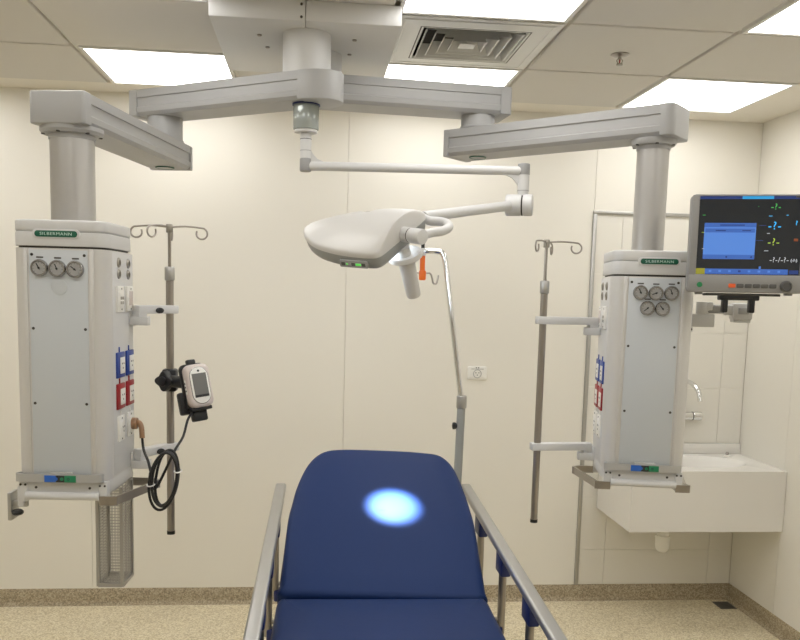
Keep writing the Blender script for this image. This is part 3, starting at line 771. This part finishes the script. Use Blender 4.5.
# ---------------------------------------------------------------- stretcher
BX = .235; BZ = .752; BY = -1.93
t = thing('hospital_bed', (BX, -2.1, 0), 'blue hospital stretcher with raised backrest and steel side rails', 'hospital bed')
ang = math.radians(24.5); LB_ = .77
BXm = frame((BX, BY, BZ), (1, 0, 0), (0, math.cos(ang), math.sin(ang)), (0, -math.sin(ang), math.cos(ang))) @ Matrix.Translation((-.012, 0, 0)) @ Matrix.Rotation(math.radians(-3.0), 4, 'Z')
def cushion(X, pts, th, name, k=5):
    o = spline([V((x, y, 0)) for x, y in pts], k, True); n = len(o); tt = bmesh.new(); R_ = []
    c_ = sum(o, V((0, 0, 0))) / n
    seq = [(.0, -th), (.014, -th), (.004, -th + .006), (.0, -th + .016), (.0, -.020), (.003, -.010), (.010, -.003), (.022, 0)]
    def inset(e):
        q = []
        for i in range(n):
            d_ = (o[(i + 1) % n] - o[i - 1]).normalized(); q.append(o[i] + V((-d_.y, d_.x, 0)) * e)
        return q
    sgn_ = 1
    area = sum(o[i].x * o[(i + 1) % n].y - o[(i + 1) % n].x * o[i].y for i in range(n))
    if area < 0: sgn_ = -1
    seq[0] = (.03, -th)
    for e, z in seq: R_.append([tt.verts.new((q.x, q.y, z)) for q in inset(e * sgn_)])
    for s_ in (.8, .6, .4, .2, .05):
        R_.append([tt.verts.new((c_.x + (q.x - c_.x) * s_, c_.y + (q.y - c_.y) * s_, .004 * (1 - s_))) for q in inset(.022 * sgn_)])
    for a_, b_ in zip(R_, R_[1:]):
        for i in range(n): tt.faces.new((a_[i], a_[(i + 1) % n], b_[(i + 1) % n], b_[i]))
    tt.faces.new(R_[0]); tt.faces.new(R_[-1]); bmesh.ops.recalc_face_normals(tt, faces=tt.faces)
    m = MB(X); m.add(tt, 'blue'); return m.build(name, t, ang=60)
hw = .317
cushion(BXm, [(-hw + .006, .006), (-.2, .003), (0, .003), (.2, .003), (hw - .006, .006), (hw, .05), (hw, .2), (hw, .36), (hw - .006, .44), (hw - .016, .53), (hw - .036, .65), (hw - .062, .722), (hw - .098, .759), (hw - .16, .770), (.08, .775), (-.08, .775), (-hw + .16, .770), (-hw + .110, .757), (-hw + .072, .722), (-hw + .040, .65), (-hw + .016, .54), (-hw + .006, .44), (-hw, .36), (-hw, .2), (-hw, .05)], .075, 'backrest_mattress')
SXm = Matrix.Translation((BX - .014, BY, BZ)) @ Matrix.Rotation(math.radians(-1.2), 4, 'Z')
cushion(SXm, [(-hw + .02, -.003), (-.2, -.002), (0, -.002), (.2, -.002), (hw - .02, -.003), (hw - .002, -.02), (hw, -.1), (hw, -.4), (hw, -.8), (hw, -1.10), (hw - .01, -1.15), (hw - .05, -1.18), (.1, -1.185), (-.1, -1.185), (-hw + .05, -1.18), (-hw + .01, -1.15), (-hw, -1.10), (-hw, -.8), (-hw, -.4), (-hw, -.1), (-hw + .002, -.02)], .075, 'seat_mattress')
f = MB()
zf = BZ - .10
for sx_ in (-1, 1):
    f.tube([(BX + sx_ * .300, -1.22, zf - .02), (BX + sx_ * .300, -3.08, zf - .02)], .0, 'arm', flat=(.03, .05))
    f.bx((BX + sx_ * .300 - .012, BY - 1.12, zf), (BX + sx_ * .300 + .012, BY + .03, BZ - .076), 'arm', .003)
for y in (-1.23, -1.93, -2.5, -3.07): f.bx((BX - .30, y - .015, zf - .045), (BX + .30, y + .015, zf + .005), 'arm', .004)
# backrest support
f.add_ = None
f.box((0, .38, -.090), (.50, .62, .020), 'bluepl', .006, BXm); 
f.cyl((BX, -1.45, .50), BXm @ V((0, .40, -.10)), .016, 'steel')
f.build('bed_frame', t)
f = MB()
for y in (-1.55, -2.75): f.bx((BX - .07, y - .09, .24), (BX + .07, y + .09, zf - .03), 'white', .015); f.bx((BX - .05, y - .07, .17), (BX + .05, y + .07, .30), 'arm', .01)
f.bx((BX - .24, -3.0, .14), (BX + .24, -1.3, .22), 'white', .03); f.build('undercarriage', t)
for sx_ in (-1, 1):
    for y in (-1.36, -2.94):
        x = BX + sx_ * .235
        f = MB(); f.lathe([(0, -.020), (.030, -.020), (.068, -.017), (.075, -.010), (.075, .010), (.068, .017), (.030, .020), (0, .020)], 'rubber', 28, frame((x + sx_ * .03, y, .0755), (0, 1, 0), (0, 0, 1), (1, 0, 0)))
        f.box((x + sx_ * .03, y, .125), (.056, .07, .05), 'arm', .01); f.cyl((x + sx_ * .03, y, .13), (x + sx_ * .03, y, .17), .016, 'steel'); f.bx((x - .03, y - .025, .155), (x + .055, y + .025, .185), 'arm', .005)
        f.build('caster', t)
def rail(s_, xa, lab):
    pa = V((xa + (.026 if s_ < 0 else -.008), -1.195, .917)); pb = V((xa, -2.62, .812)); d_ = (pb - pa).normalized()
    X = frame(pa, V((1, 0, 0)), d_, V((1, 0, 0)).cross(d_)); L = (pb - pa).length
    f = MB(X); f.prism(rrect(.040, .026, .008), 0, L, 'alu', .003, Matrix(((1, 0, 0, 0), (0, 0, 1, 0), (0, 1, 0, 0), (0, 0, 0, 1)))); r_ = f.build('side_rail', t, lab)
    for y in (-1.50, -1.84, -2.17, -2.50):
        z = pa.z + (y - pa.y) * d_.z / d_.y; x = pa.x + (y - pa.y) * d_.x / d_.y
        g = MB(); g.bx((x - .016, y - .050, z - .075), (x + .016, y + .030, z - .006), 'bluepl', .006); g.build('post_clamp', r_, 'blue plastic clamp')
        g = MB(); g.cyl((x, y - .01, .60), (x, y - .01, z - .04), .0125, 'steel', seg=20); g.build('post', r_, 'steel post')
        g = MB(); xi = BX + s_ * .30; g.bx((min(x, xi) - .004, y - .03, .585), (max(x, xi) + .004, y + .01, .625), 'bluepl', .006); g.cyl((x - s_ * .022, y - .01, .645), (x, y - .01, .645), .007, 'steel', seg=12); g.build('pivot', r_, 'blue pivot block')
rail(-1, -.140, 'left steel rail'); rail(1, .610, 'right steel rail')

# drip stand fixed at the head of the bed
b0 = V((.574, -1.140, .58)); b1 = V((.592, -1.100, 1.235)); b2 = V((.520, -1.024, 1.800))
t = thing('drip_stand', b0, 'bent chrome drip stand with orange clip at the head of the bed', 'drip stand')
f = MB(); f.cyl(b0, b1, .0165, 'lampgrey', seg=24); f.bx((.535, -1.245, .62), (.60, -1.125, .66), 'arm', .004); f.build('socket_tube', t, 'dark grey lower tube')
f = MB(); f.cyl(b1 - V((0, 0, .02)), b1 + V((0, 0, .030)), .0205, 'alu', seg=24, bev=.003); f.build('collar', t)
MB().lathe([(0, 0), (.008, 0), (.014, .008), (.014, .018), (0, .022)], 'black', 14, frame(b1 + V((-.016, -.006, -.09)), (0, 1, 0), (0, 0, 1), (-1, -.2, 0))).build('clamp_knob', t, 'black knob')
f = MB(); P = [b1, b1.lerp(b2, .5), b1.lerp(b2, .93), b2 + V((-.010, .002, .022)), b2 + V((-.034, .006, .033)), b2 + V((-.075, .008, .033)), V((.408, -1.005, 1.828))]
f.tube(P, .0115, 'chrome', 16, smooth=6); f.build('bent_tube', t)
e = V((.431, -1.008, 1.829)); f = MB(); f.box(e + V((.0, 0, -.045)), (.020, .014, .075), 'orange', .004); f.box(e + V((.001, -.001, -.092)), (.028, .018, .040), 'orange', .006); f.box(e + V((0, 0, 0)), (.024, .034, .03), 'white', .006); f.build('clip', t, 'orange plastic clip')
f = MB(); f.cyl(e + V((0, 0, .012)), e + V((0, 0, .040)), .007, 'black', seg=14, bev=.003); f.build('end_knob', t, 'black end knob')
f = MB(); f.tube([e + V((-.032, 0, -.083)), e + V((.02, 0, -.082)), e + V((.034, 0, -.086)), e + V((.041, 0, -.104)), e + V((.046, 0, -.122)), e + V((.058, 0, -.124)), e + V((.063, 0, -.108)), e + V((.066, 0, -.090))], .0036, 'steel', 8, smooth=4); f.build('hook', t)

# ---------------------------------------------------------------- patient monitor and its arm
t = thing('monitor_arm', (1.27, -1.66, 1.55), 'short white jointed arm holding the monitor beside the right pendant', 'monitor arm')
RX = RB
a0 = RB @ V((W/2 + .002, .010, 1.60)); 
xd = RB.to_3x3() @ V((1, 0, 0)); yd = RB.to_3x3() @ V((0, 1, 0))
X = frame(a0, xd, yd, (0, 0, 1))
f = MB(X); f.box((.006, 0, -.012), (.016, .055, .075), 'white', .003); f.box((.052, -.004, -.004), (.090, .050, .045), 'white', .005); f.box((.016, -.004, -.036), (.024, .03, .018), 'white', .003)
for k in (0, 1): f.cyl((.010 + k * .012, -.020, -.036), (.010 + k * .012, -.0185, -.036), .004, 'screwd', seg=10)
f.build('wall_bracket', t)
f = MB(X); f.cyl((.058, -.010, .018), (.058, -.010, .060), .022, 'white', seg=24, bev=.003); f.box((.070, -.012, .044), (.040, .036, .032), 'white', .006); f.build('arm_joint', t)
f = MB(X); f.box((.104, -.016, .036), (.070, .026, .030), 'armband', .008); f.build('forearm', t, 'grey forearm')
f = MB(X); f.box((.148, -.024, .034), (.045, .04, .036), 'white', .006); f.box((.180, -.030, .030), (.064, .055, .056), 'white', .006); f.box((.180, -.060, .032), (.034, .012, .022), 'arm', .003); f.box((.180, -.030, .000), (.056, .045, .016), 'white', .004); f.build('tilt_block', t)
# monitor frame
ym = math.radians(-16.5); mx = V((math.cos(ym), math.sin(ym), 0)); mn = V((math.sin(ym), -math.cos(ym), 0))
mc = V((1.341, -1.827, 1.842))
rollm = Matrix.Rotation(math.radians(0.3), 4, 'Z')
MX = frame(mc, mx, (0, 0, 1), mn) @ rollm
t = thing('patient_monitor', (mc.x, mc.y, 1.66), 'grey patient monitor with dark screen and blue window beside right pendant', 'monitor')
MW, MH = .345, .302
f = MB(MX); f.prism(rrect(MW, MH, .014), -.028, .018, 'monbez', .006); f.prism(rrect(MW - .04, MH - .05, .03), -.075, -.026, 'monbez', .012)
# raised bezel around the glass
scx, scy, sw, sh = .002, .024, .303, .240
f.bx((-MW/2 + .002, scy - sh/2 - .004, .016), (scx - sw/2, MH/2 - .003, .023), 'monbez', .003); f.bx((scx + sw/2, scy - sh/2 - .004, .016), (MW/2 - .002, MH/2 - .003, .023), 'monbez', .003)
f.bx((-MW/2 + .002, scy + sh/2, .016), (MW/2 - .002, MH/2 - .003, .023), 'monbez', .003); f.bx((-MW/2 + .002, -MH/2 + .002, .016), (MW/2 - .002, scy - sh/2, .024), 'monbez', .004)
f.text('MONITOR', .006, 'hole', Matrix.Translation((MW/2 - .03, MH/2 - .009, .0232))) if False else None
f.box((MW/2 - .030, MH/2 - .010, .0232), (.030, .005, .0006), 'hole')
for sx_ in (-1, 1): f.box((sx_ * (MW/2 - .04), -MH/2 - .003, -.01), (.020, .008, .03), 'monbez', .002)
f.build('housing', t)
f = MB(MX); Z0 = .0185; K = lambda x, y, w_, h_, m, z=Z0: f.box((x, y, z), (w_, h_, .0008), m)
f.box((scx, scy, .0172), (sw, sh, .002), 'screen')
L_, B_ = scx - sw/2, scy - sh/2
u_ = lambda a: L_ + a * sw; v_ = lambda a: B_ + a * sh
K(u_(.5), v_(.982), sw, .009, 'scrnavy'); K(u_(.56), v_(.982), sw * .30, .009, 'scrcyan', Z0 + .0002)
K(u_(.31), v_(.43), sw * .50, sh * .46, 'scrblue'); K(u_(.31), v_(.634), sw * .50, sh * .055, 'scrblue2', Z0 + .0002); K(u_(.31), v_(.565), sw * .48, sh * .05, 'scrblue2', Z0 + .0002); K(u_(.31), v_(.228), sw * .50, sh * .055, 'scrblue2', Z0 + .0002)
for a in (.29, .53): f.cyl((u_(a), v_(.228), Z0), (u_(a), v_(.228), Z0 + .0012), .003, 'scrnavy', seg=10)
for a, w_ in ((.33, .09), ): K(u_(a), v_(.634), w_ * .8, .003, 'scrnavy', Z0 + .0006)
for a, w_ in ((.22, .03), (.47, .025)): K(u_(a), v_(.565), w_, .003, 'scrnavy', Z0 + .0006)
K(u_(.045), v_(.042), sw * .09, sh * .075, 'scryel'); K(u_(.49), v_(.042), sw * .80, sh * .068, 'scrblue2', Z0); K(u_(.945), v_(.04), sw * .09, sh * .05, 'scrnavy')
for k in range(8): K(u_(.14 + .095 * k), v_(.045), .008, .006, 'scrblue' if k != 3 else 'scrnavy', Z0 + .0004)
K(u_(.62), v_(.095), .006, .007, 'scrblue')
for txt, a, b_, s_, m in (('-?-', .735, .865, .026, 'scrgreen'), ('-?-', .735, .625, .034, 'scrsky'), ('-?-', .735, .42, .031, 'scrlime'), ('-?-|-?-(-?-)', .85, .20, .0, 'scrwhite')):
    if s_: f.text(txt, s_, m, MX.inverted() @ MX @ Matrix.Translation((u_(a), v_(b_), Z0)), .0004, False, 1.15)
f.text('-?-/-?-', .022, 'scrwhite', Matrix.Translation((u_(.80), v_(.195), Z0)), .0004, False, 1.1); f.text('(-?-)', .012, 'scrwhite', Matrix.Translation((u_(.94), v_(.19), Z0)), .0004, True)
f.text('?', .018, 'scrsky', Matrix.Translation((u_(.94), v_(.66), Z0)), .0004, True); K(u_(.945), v_(.45), .012, .008, 'scrred')
for a, b_, w_, m in ((.05, .76, .008, 'scrgreen'), (.05, .54, .008, 'scrlime'), (.06, .33, .008, 'scrwhite'), (.69, .75, .010, 'scrsky'), (.85, .76, .006, 'scrsky'), (.68, .53, .008, 'scrwhite'), (.67, .31, .012, 'scrwhite'), (.57, .87, .002, 'scrgreen'), (.62, .63, .02, 'scrnavy'), (.60, .44, .02, 'scrnavy')): K(u_(a), v_(b_), w_, .0016, m)
f.build('screen', t, 'dark screen with blue window and coloured question marks', smooth=False)
yb_ = -MH/2 + .017
f = MB(MX); f.cyl((-MW/2 + .036, yb_ + .006, .022), (-MW/2 + .036, yb_ + .006, .0265), .0085, 'btngreen', seg=20, bev=.001); f.build('power_button', t, 'green round button')
for k in range(6):
    f = MB(MX); f.prism(rrect(.0205, .0125, .003, cx=-MW/2 + .132 + .0238 * k, cy=yb_ + .004), .022, .0275, 'btnor' if k == 0 else 'btngrey', .001); f.build('button', t, 'orange button' if k == 0 else 'dark grey button')
    f = None
f = MB(MX); f.lathe([(0, .022), (.0178, .022), (.0175, .030), (.0135, .036), (.012, .0362), (.011, .034), (0, .034)], 'btngrey', 28, Matrix.Translation((MW/2 - .056, yb_ + .004, 0))); f.build('dial', t, 'dark round dial')
f = MB(MX); yb2 = -MH/2 - .004
f.box((-.002, yb2 - .002, -.03), (.222, .008, .06), 'btngrey', .002); f.box((-.010, yb2 - .012, -.025), (.118, .016, .05), 'black', .004)
for s_ in (-1, 1): f.box((-.010 + s_ * .040, yb2 - .034, -.025), (.016, .05, .04), 'black', .004)
f.build('tilt_yoke', t, 'black mounting yoke')

# ---------------------------------------------------------------- wash corner
t = thing('wash_basin', (1.96, -.25, .523), 'deep white wall mounted wash basin under the taps in the corner', 'basin')
x0, x1, y0, y1, z0, z1 = 1.566, XR - .002, -.480, -.002, .523, .830
f = MB()
tt = bmesh.new(); NB = 48
bcx, bcy, ra, rb = 2.00, -.235, .27, .165
def loop_rect(z):  # rectangle sampled radially, aligned with the bowl
    P = []
    for k in range(NB):
        a = 2 * PI * k / NB; dx, dy = math.cos(a), math.sin(a)
        s_ = min(((x1 if dx > 0 else x0) - bcx) / dx if abs(dx) > 1e-6 else 9, ((y1 if dy > 0 else y0) - bcy) / dy if abs(dy) > 1e-6 else 9)
        P.append((bcx + dx * s_, bcy + dy * s_, z))
    return P
R_ = [loop_rect(z0), loop_rect(z1)]
# true corners: snap the nearest samples
for R in R_:
    for cx2, cy2 in ((x0, y0), (x1, y0), (x1, y1), (x0, y1)):
        k = min(range(NB), key=lambda i: (R[i][0] - cx2) ** 2 + (R[i][1] - cy2) ** 2); R[k] = (cx2, cy2, R[k][2])
for s_, z in ((1, z1), (.97, z1 - .004), (.93, z1 - .02), (.80, z1 - .09), (.55, z1 - .125), (.2, z1 - .135)):
    R_.append([(bcx + ra * s_ * math.cos(2 * PI * k / NB), bcy + rb * s_ * math.sin(2 * PI * k / NB), z) for k in range(NB)])
VV = [[tt.verts.new(p) for p in R] for R in R_]
for a_, b_ in zip(VV, VV[1:]):
    for k in range(NB): tt.faces.new((a_[k], a_[(k + 1) % NB], b_[(k + 1) % NB], b_[k]))
tt.faces.new(VV[0]); tt.faces.new(VV[-1]); bmesh.ops.recalc_face_normals(tt, faces=tt.faces)
f.add(tt, 'ceramic'); f.build('basin_block', t, ang=30)
f = MB(); f.bx((x0, -.020, z1), (x1, -.002, .888), 'ceramic', .003); f.build('upstand', t)
f = MB(); f.cyl((1.842, -.25, .385), (1.842, -.25, .524), .030, 'pvc', seg=24); f.lathe([(0, .350), (.020, .352), (.031, .362), (.036, .38), (.036, .430), (0, .430)], 'pvc', 24, Matrix.Translation((1.842, -.25, 0))); f.tube([(1.842, -.225, .47), (1.835, -.12, .49), (1.83, -.0, .49)], .018, 'pvc', 14, smooth=5); f.cyl((1.842, -.25, .425), (1.842, -.25, .440), .039, 'pvc', seg=24); f.build('drain_trap', t)
t = thing('basin_plug', (2.245, -.095, .830), 'tiny metal and white plug lying on the basin rim', 'plug')
MB().lathe([(0, 0), (.022, 0), (.022, .006), (.012, .010), (0, .010)], 'ceramic', 20, Matrix.Translation((2.245, -.095, .8305))).build('plug_disc', t)
MB().lathe([(0, .010), (.008, .010), (.010, .016), (.006, .026), (0, .028)], 'steel', 14, Matrix.Translation((2.245, -.095, .8305))).build('knob', t, 'metal knob')
t = thing('wall_spout', (1.985, 0, 1.22), 'curved chrome spout on the tiled wall above the basin', 'tap')
MB().cyl((1.985, 0, 1.229), (1.985, -.012, 1.229), .028, 'chrome', seg=28, bev=.003).build('rosette', t)
MB().tube([(1.985, -.005, 1.229), (1.992, -.06, 1.236), (2.008, -.12, 1.228), (2.022, -.165, 1.196), (2.028, -.185, 1.140)], .0125, 'chrome', 18, smooth=6).build('spout', t)
t = thing('mixer_tap', (1.99, -.0, 1.035), 'horizontal chrome mixer valve on the tiled wall below the spout', 'tap')
f = MB(); f.cyl((1.965, -.036, 1.042), (2.080, -.036, 1.042), .023, 'chrome', seg=28, bev=.003); f.cyl((1.985, 0, 1.042), (1.985, -.034, 1.042), .022, 'chrome', seg=24); f.build('valve_body', t)
f = MB(); f.cyl((2.058, -.036, 1.042), (2.062, -.036, 1.042), .0238, 'hole', seg=28); f.cyl((2.064, -.036, 1.042), (2.112, -.036, 1.042), .0245, 'chrome', seg=28, bev=.003); f.build('control_knob', t)
f = MB(); f.cyl((1.975, -.036, 1.06), (1.970, -.075, 1.09), .006, 'chrome', seg=12); f.build('lever', t)
t = thing('floor_drain', (2.281, -.118, 0), 'small dark square drain cover in the floor corner', 'drain cover')
f = MB(); f.box((2.281, -.118, .0015), (.092, .105, .003), 'drain', .001); f.build('cover_frame', t)
f = MB()
for k in range(7): f.box((2.281, -.158 + k * .0133, .0034), (.074, .005, .0012), 'hole')
f.build('slot', t, 'dark slots')
# wall socket
wx, wz = .871, 1.254
t = thing('wall_socket', (wx, 0, wz), 'white electrical socket on the cream wall beside the drip stand', 'socket')
WXm = frame((wx, 0, wz), (1, 0, 0), (0, 0, 1), (0, -1, 0))
f = MB(WXm); f.prism(rrect(.104, .072, .010), 0, .010, 'clear', .004); f.build('cover_plate', t)
f = MB(WXm); f.prism(rrect(.078, .050, .004), .009, .012, 'clear', .001); f.box((0, .0225, .0122), (.066, .002, .0008), 'hole'); f.lathe([(.019, .012), (.020, .013), (.022, .013), (.023, .012)], 'arm', 28, Matrix.Translation((0, -.003, 0)))
for x, y in ((-.008, .002), (.008, .002), (0, -.010)): f.cyl((x, y, .012), (x, y, .0128), .0028, 'hole', seg=10)
for x in (-.006, .006): f.box((x, .029, .0102), (.006, .006, .0008), 'hole')
f.build('socket_insert', t)

# ---------------------------------------------------------------- lamp beam and world
ld = bpy.data.lights.new('lamp_beam', 'SPOT'); lo = bpy.data.objects.new('lamp_beam', ld); C.objects.link(lo)
src = HX @ V((.17, 0, .05)); dst = V((.284, -1.544, .928)); lo.location = src
lo.rotation_euler = (dst - src).to_track_quat('-Z', 'Y').to_euler()
ld.energy = 1500; ld.spot_size = math.radians(13.2); ld.spot_blend = 1; ld.shadow_soft_size = .02; ld.color = (.85, .93, 1)
wd = bpy.data.worlds.new('world'); S.world = wd; wd.use_nodes = True
wd.node_tree.nodes['Background'].inputs['Color'].default_value = (.9, .88, .84, 1); wd.node_tree.nodes['Background'].inputs['Strength'].default_value = .0
S.view_settings.view_transform = 'Standard'; S.view_settings.look = 'None'; S.view_settings.gamma = 1; S.view_settings.use_curve_mapping = False
S.view_settings.exposure = .2
S.cycles.max_bounces = 10; S.cycles.diffuse_bounces = 6
bpy.context.view_layer.update()
